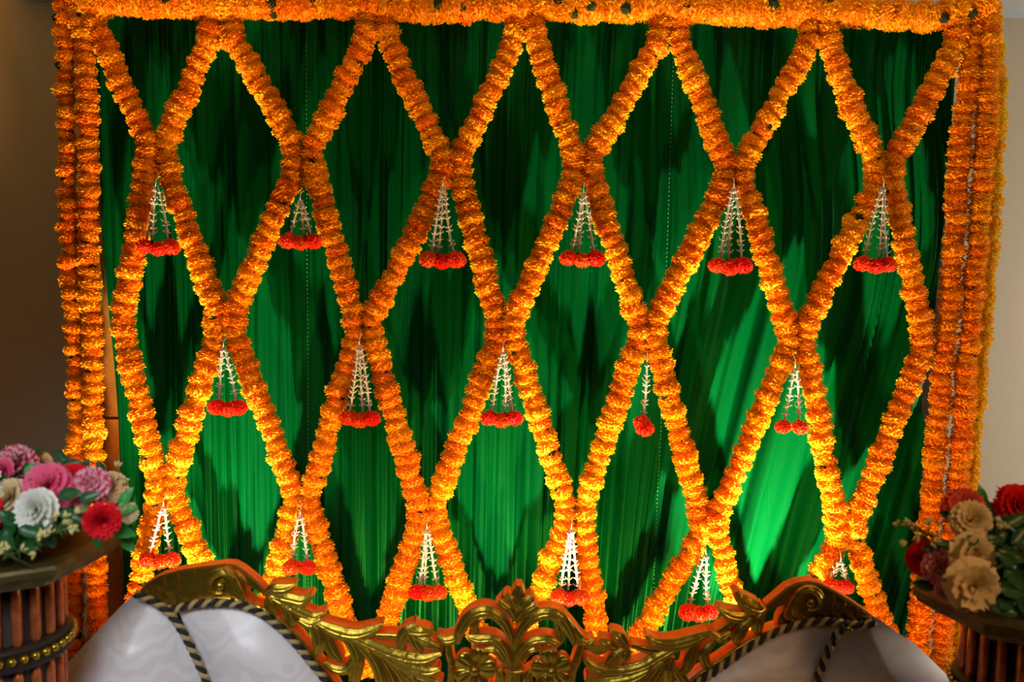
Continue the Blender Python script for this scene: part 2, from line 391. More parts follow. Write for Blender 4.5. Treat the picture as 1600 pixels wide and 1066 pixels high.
TOP = [[(140, 6), (230, 3), (322, 6)], [(325, 8), (440, 9), (583, 6)], [(590, 8), (700, 12), (818, 10)], [(824, 10), (930, 12), (1040, 10)], [(1046, 12), (1160, 17), (1274, 16)], [(1282, 16), (1340, 20), (1400, 24), (1460, 24), (1500, 17), (1538, 8)]]
for i, P in enumerate(TOP):
    lab = ['leftmost', 'second from left', 'third from left', 'third from right', 'second from right', 'rightmost'][i]
    garland(f'{lab} piece of the thick orange marigold garland along the top edge', 'top edge garlands', P, 24.5, 0.019, YG - 0.01, jit=0.12, wob=4, tilt=35, loose=0.25, name='top_garland')
garland('outer left hanging marigold garland against the dark wall', 'left hanging garlands', [(98, -5), (103, 100), (106, 250), (110, 400), (116, 550), (121, 680), (118, 850), (116, 960), (117, 1050)], 17.5, 0.030, YG + 0.01, jit=.14, wob=3, loose=.12, name='hanging_garland')
garland('inner left hanging marigold garland beside the wooden post', 'left hanging garlands', [(122, 0), (134, 90), (138, 250), (139, 420), (145, 560), (147, 700), (150, 850), (152, 960), (154, 1040)], 18.0, 0.031, YG - 0.005, jit=.1, wob=2, loose=.08, name='hanging_garland')
garland('inner right hanging marigold garland beside the shaded right post', 'right hanging garlands', [(1522, 30), (1515, 120), (1502, 220), (1490, 400), (1473, 580), (1461, 720), (1450, 840), (1440, 930), (1434, 1020), (1432, 1075)], 19.5, 0.029, YG, jit=.08, name='hanging_garland')
garland('front strand of the outer right hanging marigold garlands', 'right hanging garlands', [(1545, 12), (1545, 120), (1537, 250), (1526, 400), (1513, 550), (1501, 700), (1490, 820), (1481, 900), (1473, 1000), (1469, 1075)], 19.5, 0.029, YG - 0.005, jit=.1, name='hanging_garland')
garland('yellow strand at the outer right edge of the backdrop', 'right hanging garlands', [(1547, 25), (1557, 120), (1553, 250), (1544, 400), (1531, 550), (1518, 700), (1508, 820), (1499, 900), (1492, 1000), (1488, 1075)], 18.0, 0.029, YG + 0.055, MGY, name='hanging_garland')

# ------------------------------------------------------------------ tuberose tassels with red marigolds
YT = YG - 0.052
def bud_string_mesh(p0, p1, seed):
    """tuberose string: whorls of slender buds standing off a thin cord"""
    r_ = random.Random(seed); V, Fc = [], []
    d = p1 - p0; Ln = d.length; t = d.normalized(); bow = Vector((r_.uniform(-.004, .004), 0, 0))
    path = [p0 + d * (k / 8) + bow * math.sin(math.pi * k / 8) for k in range(9)]
    tube(path, [0.0012] + [0.0034] * 7 + [0.0026], None, 5, V=V, Fc=Fc)
    nw = max(5, int(Ln / 0.0165))
    for i in range(1, nw):
        f = (i + r_.uniform(-.3, .3)) / nw; c = p0 + d * f + bow * math.sin(math.pi * f); ph = r_.uniform(0, 6.28)
        for k in range(5):
            a = ph + k * 1.2566; e = Vector((math.cos(a), math.sin(a), r_.uniform(-.35, .35))); ln = r_.uniform(0.0095, 0.0135) * (0.55 + 0.45 * min(1, f * 3))
            A = c + e * 0.002; B = c + e * ln * .6 - t * ln * 0.22; C = c + e * ln + t * -ln * 0.75 * r_.uniform(0.2, 1)
            tube([A, B, C], [0.0016, 0.0018, 0.0005], None, 4, V=V, Fc=Fc)
    return mesh('bud_string', V, Fc, M['bud'])
TAS = [  # hook px, marigold-bunch px, half spread px, strings, where
 ((243, 284), (246, 387), 24, 3, 'top row, first from the left'), ((469, 306), (470, 378), 22, 3, 'top row, second from the left'),
 ((692, 284), (691, 407), 24, 3, 'top row, third from the left'), ((912, 294), (910, 405), 24, 3, 'top row, third from the right'),
 ((1147, 286), (1141, 416), 23, 3, 'top row, second from the right'), ((1381, 284), (1368, 414), 22, 3, 'top row, first from the right'),
 ((349, 536), (355, 638), 20, 2, 'middle row, first from the left'), ((561, 532), (562, 655), 22, 3, 'middle row, second from the left'),
 ((786, 542), (784, 655), 23, 3, 'middle row, third from the left'), ((1011, 560), (1005, 664), 9, 1, 'middle row, third from the right'),
 ((1243, 568), (1237, 669), 17, 2, 'middle row, second from the right'),
 ((255, 784), (250, 876), 22, 2, 'bottom row, first from the left'), ((469, 798), (468, 888), 17, 2, 'bottom row, second from the left'),
 ((667, 820), (668, 926), 20, 3, 'bottom row, third from the left'), ((893, 820), (890, 934), 20, 3, 'bottom row, third from the right'),
 ((1103, 860), (1092, 958), 20, 2, 'bottom row, second from the right'), ((1314, 872), (1310, 918), 15, 2, 'bottom row, first from the right')]
for ti, (h, b_, sp, ns, where) in enumerate(TAS):
    yt = YT - 0.055 * b_[1] / 1066; H = at(h[0], h[1], yt); B = at(b_[0], b_[1], yt)
    t = thing('tuberose_tassel', f'white tuberose tassel ending in red-orange marigolds, {where}', 'tassel', H, 'tuberose tassels on the lattice')
    mp_ = mpp(YT)
    link('hanging_thread', tube([Vector((0.004, 0.03, 0.014)), Vector((0.001, 0.008, 0.008)), Vector((0, 0, 0)), Vector((0, 0, -0.012))], 0.0011, M['thread'], 4), t)
    nf = max(ns, 2) if sp > 12 else 2
    us = [(-1 + 2 * k / (ns - 1)) if ns > 1 else 0 for k in range(ns)]
    if ns == 3: us[1] = rnd.choice((-0.15, 0.3, -0.4))
    for k, u in enumerate(us):
        e = B + Vector((u * sp * 0.72 * mp_, rnd.uniform(-.006, .012), 10 * mp_)) - H
        s0 = Vector((u * 0.0035, 0.002 * k, -0.010))
        bs = link('bud_string', bud_string_mesh(s0, e, 900 + ti * 10 + k), t)
        link('calyx', lathe([(0.001, 0.0), (0.0030, -0.004), (0.0036, -0.010), (0.0028, -0.014)], 7, M['calyx']), bs, e + Vector((0, 0, 0.004)))
    fl = [-1, 0, 1] if sp > 18 else ([-0.9, 0.9] if sp > 12 else [-0.4, 0.45])
    for k, u in enumerate(fl):
        o = link('marigold', MGR[(ti + k) % 4], t)
        s = (15.5 if len(fl) == 3 else 15.0) * mp_ * rnd.uniform(.92, 1.1)
        dz = (-2 if abs(u) < .5 and len(fl) == 3 else 1.5) * mp_
        if sp < 12: dz = (4 if k == 0 else -6) * mp_
        pz = B + Vector((u * (sp - 3) * mp_, rnd.uniform(-.004, .004), dz)) - H
        o.matrix_local = Matrix.Translation(pz) @ Matrix.Rotation(R(180 + u * 14), 4, 'Y') @ Matrix.Rotation(R(rnd.uniform(-12, 12)), 4, 'X') @ Matrix.Rotation(rnd.uniform(0, 6), 4, 'Z') @ Matrix.Diagonal((s, s, s * 1.12, 1))

# ------------------------------------------------------------------ sofa
YS = -0.80
s0 = Vector((at(800, 1000, YS).x, YS, 0.0))
sofa = thing('sofa', 'ornate sofa with white damask upholstery and gold carved crest in front of the drape', 'sofa', s0)
S = mpp(YS)
def sp_(px, py, dy=0.0): 
    p = at(px, py, YS); return Vector((p.x, p.y + dy, p.z)) - s0
def part(name, me): return link(name, me, sofa)
def stroke(name, pts, bulge=0.5, depth=0.034, grooves=2, lift=0.0, cap=False):
    """one carved leaf or scroll: a swelling ribbon with gouged grooves, gilded in front, bare mahogany on its edges"""
    C = spline([(x, y, w_) for x, y, w_ in pts], 6); V, Fc, idx = [], [], []; N = len(C); MC = 17
    W = [sp_(c[0], c[1]) for c in C]
    wmax = max(c[2] for c in C)
    for i in range(N):
        t = (W[min(i + 1, N - 1)] - W[max(i - 1, 0)]).normalized(); n = Vector((t.z, 0, -t.x)); hw = max(0.6, C[i][2]) * S * (1.15 if name == 'acanthus_leaf' else 1)
        for k in range(MC):
            u = -1 + 2 * k / (MC - 1)
            h = bulge * hw * (max(0, 1 - u * u) ** 0.55) * (1 - 0.36 * (0.5 - 0.5 * math.cos(2 * math.pi * (grooves + 1) * (u + 1) / 2)) * (1 if grooves else 0))
            p = W[i] + n * (u * hw); V.append(Vector((p.x, -h - lift - 0.006, p.z)))
        for k, u in enumerate((1, -1)):
            p = W[i] + n * (u * hw * 0.96); V.append(Vector((p.x, depth - lift, p.z)))
    Q = MC + 2
    for i in range(N - 1):
        a, b2 = i * Q, (i + 1) * Q
        for k in range(MC - 1): Fc.append((a + k, a + k + 1, b2 + k + 1, b2 + k)); idx.append(0)
        Fc.append((a + MC - 1, a + MC, b2 + MC, b2 + MC - 1)); idx.append(1)
        Fc.append((a + MC, a + MC + 1, b2 + MC + 1, b2 + MC)); idx.append(1)
        Fc.append((a + MC + 1, a, b2, b2 + MC + 1)); idx.append(1)
    Fc.append(tuple(range(Q))); idx.append(1); Fc.append(tuple((N - 1) * Q + k for k in range(Q))[::-1]); idx.append(1)
    me = mesh(name, V, Fc, [M['gold'], M['mahogany']], idx)
    # crisp edge between gilding and wood
    ed = me.attributes.new('sharp_edge', 'BOOLEAN', 'EDGE')
    mi = {}
    for f in me.polygons:
        for e in f.edge_keys: mi.setdefault(e, set()).add(f.material_index)
    ed.data.foreach_set('value', [len(mi[tuple(sorted(e.vertices))]) > 1 for e in me.edges])
    return part(name, me)
def plate(name, out, depth=0.036, lift=0.0):
    bm = bmesh.new(); vs = [bm.verts.new(sp_(x, y, -0.004 - lift)) for x, y in out]; f = bm.faces.new(vs)
    g = bmesh.ops.extrude_face_region(bm, geom=[f]); nv = [v for v in g['geom'] if isinstance(v, bmesh.types.BMVert)]
    for v in nv: v.co.y += depth
    bm.normal_update(); front = min(bm.faces, key=lambda q: q.calc_center_median().y if len(q.verts) > 4 else 9)
    for q in bm.faces: q.material_index = 0 if q is front else 1
    bmesh.ops.bevel(bm, geom=list(front.edges), offset=0.0035, segments=3, affect='EDGES', material=0)
    bmesh.ops.triangulate(bm, faces=[q for q in bm.faces if len(q.verts) > 4])
    return part(name, bm_mesh(name, bm, [M['gold'], M['mahogany']]))
def knob(name, px, py, r_px, squash=0.7, lift=0.004):
    bm = bmesh.new(); bmesh.ops.create_icosphere(bm, subdivisions=3, radius=r_px * S)
    c = sp_(px, py, -0.006 - lift)
    for v in bm.verts: v.co = Vector((v.co.x, v.co.y * squash, v.co.z)) + c
    return part(name, bm_mesh(name, bm, M['gold'], True))
# crest boards at the two shoulders
plate('crest_board', [(214, 927), (228, 912), (250, 900), (280, 891), (310, 886), (335, 883), (352, 881), (366, 882), (380, 890), (395, 902), (408, 914), (417, 926), (412, 930), (400, 922), (388, 914), (382, 918), (384, 930), (396, 940), (390, 946), (372, 938), (350, 935), (322, 937), (294, 944), (270, 952), (245, 942)])
plate('crest_board', [(1196, 946), (1212, 932), (1230, 917), (1247, 910), (1264, 908), (1282, 912), (1303, 923), (1328, 938), (1350, 953), (1368, 967), (1342, 972), (1312, 970), (1290, 968), (1265, 970), (1237, 974), (1214, 976), (1216, 966), (1224, 953), (1226, 945), (1214, 949), (1200, 956)])
for a, b_ in (((236, 912), (241, 936)), ((257, 902), (260, 930)), ((279, 896), (281, 922)), ((305, 892), (300, 921))): stroke('gouge_line', [(a[0], a[1], .6), ((a[0] + b_[0]) / 2 + 1, (a[1] + b_[1]) / 2, 1.3), (b_[0], b_[1], .6)], 1.2, 0.006, 0, 0.001)
for a, b_ in (((1302, 928), (1300, 950)), ((1319, 937), (1318, 956)), ((1339, 950), (1336, 966))): stroke('gouge_line', [(a[0], a[1], .6), ((a[0] + b_[0]) / 2 + 1, (a[1] + b_[1]) / 2, 1.3), (b_[0], b_[1], .6)], 1.2, 0.006, 0, 0.001)
# volutes
def volute(cx, cy, r, flip):
    pts = []
    for k in range(13):
        a = R(-40 + 27 * k); rr = r * (1.0 - 0.035 * k); pts.append((cx + flip * rr * math.cos(a), cy - rr * math.sin(a), 2.6 + 4.4 * math.sin(math.pi * k / 12)))
    vo = stroke('volute', pts, 0.9, 0.01, 1, 0.003); knob('volute_eye', cx + flip * -1, cy + 2, 8.5, 0.7).parent = vo
volute(346, 912, 23, 1); volute(1264, 938, 23, -1)
ST = {
 'rail': [
  [(262, 955, 3), (300, 941, 4), (340, 935, 5), (376, 940, 6), (422, 959, 7), (461, 992, 7), (493, 1032, 7), (518, 1067, 7), (543, 1110, 7)],
  [(1362, 972, 3), (1310, 974, 4), (1262, 974, 5), (1211, 985, 6), (1168, 1005, 7), (1130, 1030, 7), (1096, 1053, 7), (1060, 1083, 7), (1028, 1113, 7)],
  [(588, 991, 4), (610, 992, 5), (628, 993, 4)], [(985, 1006, 4), (1015, 1014, 6), (1045, 1014, 5), (1075, 1005, 3)],
  [(414, 926, 4), (432, 938, 5), (450, 952, 4)], [(1112, 992, 4), (1150, 968, 6), (1195, 948, 5)],
  [(700, 1000, 5), (702, 1020, 6), (706, 1042, 6), (704, 1070, 6), (700, 1110, 5)], [(908, 1006, 6), (901, 1030, 7), (893, 1055, 6), (890, 1110, 5)]],
 'scroll_leaf': [
  [(352, 884, 3), (366, 900, 6), (374, 920, 7), (384, 934, 5), (396, 940, 2)], [(368, 890, 2), (380, 903, 4), (384, 916, 3), (388, 926, 1)],
  [(1262, 968, 2), (1246, 962, 5), (1238, 948, 6), (1240, 935, 4), (1252, 922, 2)], [(1242, 970, 2), (1228, 962, 4), (1232, 948, 4), (1240, 930, 2)],
  # big arches either side of the centre
  [(716, 1003, 3), (720, 982, 9), (737, 959, 10), (762, 952, 10), (784, 966, 9), (796, 987, 7), (802, 1012, 3)],
  [(803, 1014, 3), (811, 988, 7), (828, 966, 9), (850, 955, 10), (872, 960, 11), (888, 980, 9), (897, 1004, 3)],
  [(868, 953, 3), (886, 972, 8), (904, 996, 9), (918, 1002, 7), (927, 997, 3)],
  [(764, 960, 4), (748, 963, 7), (741, 975, 8), (747, 987, 3)], [(868, 964, 4), (876, 982, 8), (872, 1000, 7), (856, 1004, 3)],
  [(732, 992, 5), (748, 996, 9), (772, 996, 8), (788, 1010, 7), (797, 1034, 3)], [(803, 1038, 3), (814, 1012, 7), (832, 999, 8), (856, 996, 8), (874, 1003, 6)],
  [(757, 1013, 4), (774, 1014, 7), (788, 1030, 6), (798, 1050, 3)], [(804, 1050, 3), (815, 1028, 6), (830, 1014, 6), (847, 1012, 3)],
  [(684, 991, 3), (696, 998, 8), (712, 994, 8), (718, 982, 4)]],
 'acanthus_leaf': [
  [(413, 927, 2), (428, 918, 8), (446, 917, 8), (462, 911, 2)], [(430, 929, 3), (452, 932, 9), (474, 936, 9), (490, 926, 3)], [(424, 930, 3), (452, 944, 9), (476, 957, 9), (492, 962, 7), (508, 956, 3)],
  [(420, 929, 4), (424, 942, 9), (428, 954, 7), (429, 961, 2)], [(442, 939, 4), (452, 953, 9), (459, 968, 8), (458, 977, 2)], [(470, 965, 4), (487, 972, 8), (503, 966, 4)],
  [(484, 968, 5), (497, 984, 9), (501, 1004, 10), (495, 1019, 5)], [(503, 979, 4), (513, 998, 8), (522, 1017, 9), (535, 1031, 3)], [(508, 1032, 3), (526, 1043, 7), (545, 1041, 8), (556, 1024, 6), (554, 1012, 2)],
  [(522, 984, 3), (546, 998, 8), (559, 1022, 9), (557, 1048, 9), (552, 1075, 7)], [(498, 970, 5), (524, 982, 10), (554, 989, 10), (580, 983, 8), (599, 972, 2)],
  [(546, 992, 3), (572, 1012, 7), (590, 1038, 8), (598, 1068, 8), (600, 1100, 5)], [(575, 1006, 3), (594, 1024, 6), (608, 1046, 7), (620, 1075, 7), (626, 1100, 4)], [(600, 1022, 3), (622, 1044, 6), (640, 1072, 6)], [(618, 1036, 3), (640, 1054, 7), (664, 1078, 6)],
  [(538, 986, 5), (580, 1005, 9), (620, 1021, 11), (660, 1028, 10), (690, 1018, 3)], [(588, 1010, 5), (628, 1034, 9), (664, 1046, 9), (688, 1042, 4)], [(640, 1050, 4), (670, 1060, 8), (692, 1066, 4)],
  [(633, 1024, 2), (627, 1004, 7), (634, 986, 9), (652, 973, 4)], [(640, 986, 4), (650, 1003, 8), (660, 1020, 2)], [(640, 985, 4), (658, 985, 9), (675, 985, 4)], [(654, 993, 5), (671, 1002, 9), (687, 1007, 4)], [(672, 1002, 3), (684, 1012, 6), (684, 1022, 3)],
  # right half
  [(936, 996, 3), (948, 1004, 8), (963, 1010, 3)], [(954, 984, 3), (967, 994, 9), (981, 1009, 3)], [(981, 1010, 3), (976, 1022, 8), (969, 1034, 2)], [(973, 1010, 4), (958, 1024, 8), (945, 1034, 2)], [(918, 1006, 4), (934, 1013, 8), (948, 1010, 4)],
  [(914, 1027, 4), (930, 1041, 9), (962, 1047, 10), (1000, 1040, 10), (1032, 1022, 9), (1060, 1008, 4)], [(1008, 989, 3), (1023, 1002, 8), (1050, 1005, 10), (1082, 997, 9), (1110, 984, 3)], [(914, 1056, 4), (944, 1064, 9), (985, 1058, 10), (1022, 1040, 4)],
  [(1034, 1030, 4), (1012, 1050, 7), (1000, 1075, 6)], [(1048, 1026, 4), (1028, 1052, 7), (1018, 1080, 6)], [(1050, 1024, 4), (1044, 1045, 9), (1046, 1075, 7)], [(1052, 1040, 4), (1064, 1058, 8), (1076, 1072, 4)],
  [(1086, 1002, 4), (1078, 1024, 9), (1070, 1042, 7), (1058, 1050, 3)], [(1112, 1000, 4), (1098, 1018, 8), (1102, 1034, 7), (1114, 1040, 2)],
  [(1148, 922, 4), (1164, 941, 11), (1184, 950, 10), (1194, 947, 3)], [(1122, 948, 3), (1139, 959, 9), (1158, 962, 9), (1174, 953, 3)], [(1193, 951, 3), (1183, 967, 9), (1182, 982, 7), (1187, 988, 2)], [(1172, 963, 4), (1158, 979, 9), (1150, 995, 8), (1154, 1005, 2)], [(1110, 984, 3), (1124, 994, 7), (1140, 984, 3)],
  # palmette at the top of the centre, and leaves by the rosettes
  [(808, 962, 2), (808, 943, 8), (810, 927, 10), (811, 913, 4)], [(805, 968, 2), (796, 951, 8), (779, 936, 6)], [(808, 950, 2), (800, 937, 8), (789, 925, 4)], [(806, 970, 2), (818, 954, 8), (838, 941, 6)], [(811, 952, 2), (820, 940, 8), (832, 928, 4)],
  [(772, 1040, 3), (783, 1052, 7), (780, 1080, 7)], [(835, 1042, 3), (824, 1056, 7), (828, 1085, 6)], [(760, 1068, 4), (740, 1084, 8), (715, 1090, 4)], [(845, 1068, 4), (862, 1086, 8), (885, 1092, 4)]]}
k = 0
for nm, lst in ST.items():
    for pts in lst:
        k += 1; stroke(nm, pts, 0.55 if nm != 'rail' else 0.5, 0.036, 2 if nm != 'rail' else 0, 0.004 * (nm != 'rail') + (k % 5) * 0.0011)
stroke('centre_stem', [(804, 1000, 4), (803, 1030, 9), (803, 1060, 12), (803, 1115, 14)], 0.6, 0.036, 2, 0.003)
stroke('collar', [(788, 1044, 3), (803, 1046, 3.4), (818, 1044, 3)], 1.0, 0.02, 0, 0.010)
def rosette(cx, cy, r, ph):
    ctr = knob('rosette_centre', cx, cy, r * .28, 0.8, 0.022)
    for i in range(5):
        a = ph + i * 1.2566
        c, s = math.cos(a), math.sin(a)
        pt = stroke('petal', [(cx + c * r * .15, cy + s * r * .15, 3), (cx + c * r * .5, cy + s * r * .5, r * .40), (cx + c * r * .8, cy + s * r * .8, r * .50), (cx + c * r * .98, cy + s * r * .98, r * .38), (cx + c * r * 1.06, cy + s * r * 1.06, r * .16)], 0.28, 0.02, 2, 0.010 + 0.001 * i); pt.parent = ctr
rosette(742, 1040, 31, R(-70)); rosette(861, 1042, 30, R(-100))
# bottom rail of the crest, then the low back, seat and legs out of the frame
def rows(a): return sorted(a)
def interp(T_, y):
    for (y0, x0), (y1, x1) in zip(T_, T_[1:]):
        if y <= y1: return x0 + (x1 - x0) * max(0, (y - y0)) / max(1e-6, y1 - y0)
    return T_[-1][1]
def pillow(name, XL, XR, y0, y1, H, wpx, tilt=None):
    """padded panel bounded left and right by curves given row by row"""
    NR, NC = 46, 40; V, Fc = [], []
    for j in range(NR + 1):
        y = y0 + (y1 - y0) * (j / NR) ** 1.25; a, b2 = interp(XL, y), interp(XR, y)
        for i in range(NC + 1):
            u = 0.5 - 0.5 * math.cos(math.pi * i / NC); x = a + (b2 - a) * u
            d = min((x - a), (b2 - x)) * 0.86; q = min(1, d / wpx); h = H * (1 - (1 - q) ** 2.2) * sstep(-10, 85, y - y0)
            dy = 0.004 - h + (tilt(x, y) if tilt else 0)
            V.append(sp_(x, y, dy))
    for j in range(NR):
        for i in range(NC):
            p = j * (NC + 1) + i; Fc.append((p, p + NC + 1, p + NC + 2, p + 1))
    o = part(name, mesh(name, V, Fc, M['damask']))
    sm = o.modifiers.new('thickness', 'SOLIDIFY'); sm.thickness = 0.03; sm.offset = -1
    return o
pillow('back_cushion', [(938, 350), (945, 308), (952, 276), (985, 290), (1020, 305), (1066, 318), (1150, 335)], [(938, 364), (946, 398), (966, 430), (996, 460), (1036, 496), (1062, 518), (1150, 588)], 939, 1150, 0.048, 80)
pillow('back_cushion', [(966, 1262), (981, 1208), (1011, 1152), (1036, 1108), (1062, 1068), (1150, 985)], [(966, 1302), (982, 1322), (1000, 1308), (1030, 1294), (1066, 1284), (1150, 1264)], 966.5, 1150, 0.048, 80)
pillow('wing_pad', [(929, 210), (955, 181), (1000, 139), (1040, 101), (1066, 77), (1150, 40)], [(929, 214), (945, 246), (965, 272), (1000, 291), (1040, 310), (1066, 324), (1150, 342)], 929.5, 1150, 0.075, 95, lambda x, y: 0.00055 * max(0, 235 - x - (y - 929) * .4))
pillow('wing_pad', [(966, 1366), (974, 1322), (1000, 1304), (1030, 1290), (1066, 1276), (1150, 1258)], [(966, 1371), (990, 1402), (1010, 1432), (1040, 1464), (1066, 1490), (1150, 1535)], 967, 1150, 0.05, 95, lambda x, y: 0.0002 * max(0, x - 1355 - (y - 966) * .3))
zl = sp_(800, 1140).z
xa, xb = sp_(112, 1140).x, sp_(1470, 1140).x
part('back_board', box((xa + .1, 0.02, 0.38), (xb - .1, 0.07, zl + .05), M['mahogany'], 0.01))
part('seat_cushion', box((xa + .12, -0.60, 0.30), (xb - .12, 0.015, 0.46), M['damask'], 0.04))
part('seat_rail', box((xa + .08, -0.62, 0.20), (xb - .08, 0.05, 0.30), M['gold'], 0.015))
for x in (xa + .14, xb - .14):
    for y in (-0.55, 0.0):
        me = lathe([(0.02, 0), (0.03, 0.015), (0.02, 0.05), (0.035, 0.13), (0.045, 0.2)], 14, M['gold'], 'leg'); link('leg', me, sofa, (x, y, 0))
for sgn, x in ((1, xa + .06), (-1, xb - .06)):
    part('armrest', box((x - .07, -0.58, 0.30), (x + .07, 0.04, zl), M['damask'], 0.05))
def cord(pts, lift=0.0):
    P = [at(x, y, YS - 0.016 - lift) - s0 for x, y in pts]; path = resample(spline(P, 8), 0.0022)
    rope = link('piping_cord', None, sofa) if False else None
    V, Fc, idx = [], [], []
    s = 0; rows_ = [[], []]
    for i, p in enumerate(path):
        t = (path[min(i + 1, len(path) - 1)] - path[max(i - 1, 0)]).normalized(); n = Vector((0, 1, 0)); b2 = t.cross(n).normalized()
        a = 2 * math.pi * i * 0.0022 / 0.030
        for q in (0, 1):
            g = a + q * math.pi; rows_[q].append(p + (b2 * math.cos(g) + n * math.sin(g)) * 0.0045)
    n0 = 0
    for q in (0, 1):
        tube(rows_[q], 0.0052, None, 7, V=V, Fc=Fc); idx += [q] * (len(Fc) - n0); n0 = len(Fc)
    part('piping_cord', mesh('piping_cord', V, Fc, [M['cord_gold'], M['cord_black']], idx))
cord([(212, 928), (230, 936), (250, 946), (268, 962), (284, 985), (300, 1015), (314, 1045), (326, 1075), (342, 1130)], 0.012)
cord([(262, 953), (275, 952), (300, 945), (335, 942), (370, 944), (405, 957), (440, 983), (470, 1015), (497, 1048), (520, 1080), (555, 1130)], 0.002)
cord([(1368, 973), (1345, 977), (1322, 975), (1300, 971), (1270, 972), (1238, 979), (1205, 992), (1165, 1015), (1125, 1044), (1092, 1068), (1040, 1115)], 0.002)
cord([(1318, 978), (1306, 994), (1294, 1018), (1284, 1042), (1276, 1070), (1262, 1130)], 0.010)
knob('cord_knot', 256, 941, 6, 1.0, 0.02); knob('cord_knot', 1320, 977, 6, 1.0, 0.02)

# ------------------------------------------------------------------ pedestals
def pedestal(label, cx, cy_px, Y, phase):
    c = at(cx, cy_px, Y); zr = c.z                       # centre of the top board
    t = thing('pedestal', label, 'pedestal', (c.x, c.y, 0), 'fluted flower pedestals')
    Rr, Rc = 0.240, 0.136
    link('top_board', lathe([(Rr * .78, zr - .048), (Rr * .84, zr - .046), (Rr * .87, zr - .036), (Rr * .96, zr - .030), (Rr * .97, zr - .022), (Rr, zr - .018), (Rr * 1.005, zr - .006), (Rr * .99, zr), (Rr * .90, zr + .003), (Rr * .86, zr - .004)], 8, M['bronze'], phase=phase, smooth=False), t)
    link('column', lathe([(Rc * .90, 0.10), (Rc * .90, zr - .045)], 32, M['copper_dark']), t)
    nr = 22
    zb = zr - .19
    for k in range(nr):
        a = 2 * math.pi * (k + .3) / nr; d = Vector((math.cos(a), math.sin(a), 0)); p = d * Rc * .93
        V, Fc = [], []
        tube([p + Vector((0, 0, zb + .012)), p + Vector((0, 0, zb + .02)), p + Vector((0, 0, zr - .075)), p + Vector((0, 0, zr - .055))], [0.006, 0.0098, 0.0098, 0.006], None, 8, V=V, Fc=Fc)
        link('reed', mesh('reed', V, Fc, M['copper']), t)
        p2 = d * Rc * .90
        link('reed', tube([p2 + Vector((0, 0, 0.12)), p2 + Vector((0, 0, 0.13)), p2 + Vector((0, 0, zb - .05)), p2 + Vector((0, 0, zb - .035))], [0.006, 0.0100, 0.0100, 0.006], M['copper'], 8), t)
    band = link('band', lathe([(Rc * .92, zb - .032), (Rc * 1.05, zb - .030), (Rc * 1.09, zb - .022), (Rc * 1.05, zb - .014), (Rc * 1.04, zb + .002), (Rc * 1.08, zb + .007), (Rc * 1.04, zb + .014), (Rc * .92, zb + .016)], 40, M['copper_dark']), t)
    bm = bmesh.new(); bmesh.ops.create_icosphere(bm, subdivisions=2, radius=0.0090); bme = bm_mesh('bead', bm, M['gold'], True)
    for k in range(42):
        a = 2 * math.pi * k / 42; link('bead', bme, band, (Rc * 1.07 * math.cos(a), Rc * 1.07 * math.sin(a), zb - .006))
    link('base', lathe([(Rr * .95, 0), (Rr * .95, 0.04), (Rr * .85, 0.06), (Rc * 1.05, 0.10), (Rc * 1.0, 0.12)], 8, M['bronze'], phase=phase, smooth=False), t)
    return c
# ------------------------------------------------------------------ bouquets
def carnation_mesh(seed, mat, loose=False):
    """radius 1 ruffled bloom facing +z, with a green cup behind"""
    r_ = random.Random(seed); V, Fc, tip, idx = [], [], [], []
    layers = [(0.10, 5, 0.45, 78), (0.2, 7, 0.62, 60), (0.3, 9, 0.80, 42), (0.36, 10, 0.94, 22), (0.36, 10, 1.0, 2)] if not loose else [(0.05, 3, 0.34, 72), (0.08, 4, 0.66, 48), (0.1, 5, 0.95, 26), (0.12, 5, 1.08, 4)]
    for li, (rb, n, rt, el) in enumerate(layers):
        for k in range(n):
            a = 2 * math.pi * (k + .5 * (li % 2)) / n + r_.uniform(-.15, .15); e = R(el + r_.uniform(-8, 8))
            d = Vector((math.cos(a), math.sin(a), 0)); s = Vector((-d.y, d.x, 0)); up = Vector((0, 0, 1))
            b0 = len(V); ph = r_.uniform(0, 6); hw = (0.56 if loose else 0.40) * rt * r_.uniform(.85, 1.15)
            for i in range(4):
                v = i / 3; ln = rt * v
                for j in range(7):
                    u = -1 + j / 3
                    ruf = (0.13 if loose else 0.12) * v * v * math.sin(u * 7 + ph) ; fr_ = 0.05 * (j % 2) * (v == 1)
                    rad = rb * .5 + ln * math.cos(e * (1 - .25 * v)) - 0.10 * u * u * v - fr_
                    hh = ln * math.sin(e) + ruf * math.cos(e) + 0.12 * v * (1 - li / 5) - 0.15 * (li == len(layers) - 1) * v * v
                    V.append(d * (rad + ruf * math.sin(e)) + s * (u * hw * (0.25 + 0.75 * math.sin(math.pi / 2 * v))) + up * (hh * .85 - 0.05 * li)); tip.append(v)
            for i in range(3):
                for j in range(6): q = b0 + i * 7 + j; Fc.append((q, q + 1, q + 8, q + 7)); idx.append(0)
    b0 = len(V)
    for zz, rr in ((-0.05, 0.34), (-0.3, 0.26), (-0.75, 0.20), (-0.85, 0.06)):
        for k in range(8): V.append(Vector((rr * math.cos(k * .785), rr * math.sin(k * .785), zz - .1))); tip.append(0)
    for i in range(3):
        for k in range(8): Fc.append((b0 + i * 8 + k, b0 + i * 8 + (k + 1) % 8, b0 + (i + 1) * 8 + (k + 1) % 8, b0 + (i + 1) * 8 + k)); idx.append(1)
    return mesh('carnation', V, Fc, [mat, M['leaf']], idx, tip=tip)
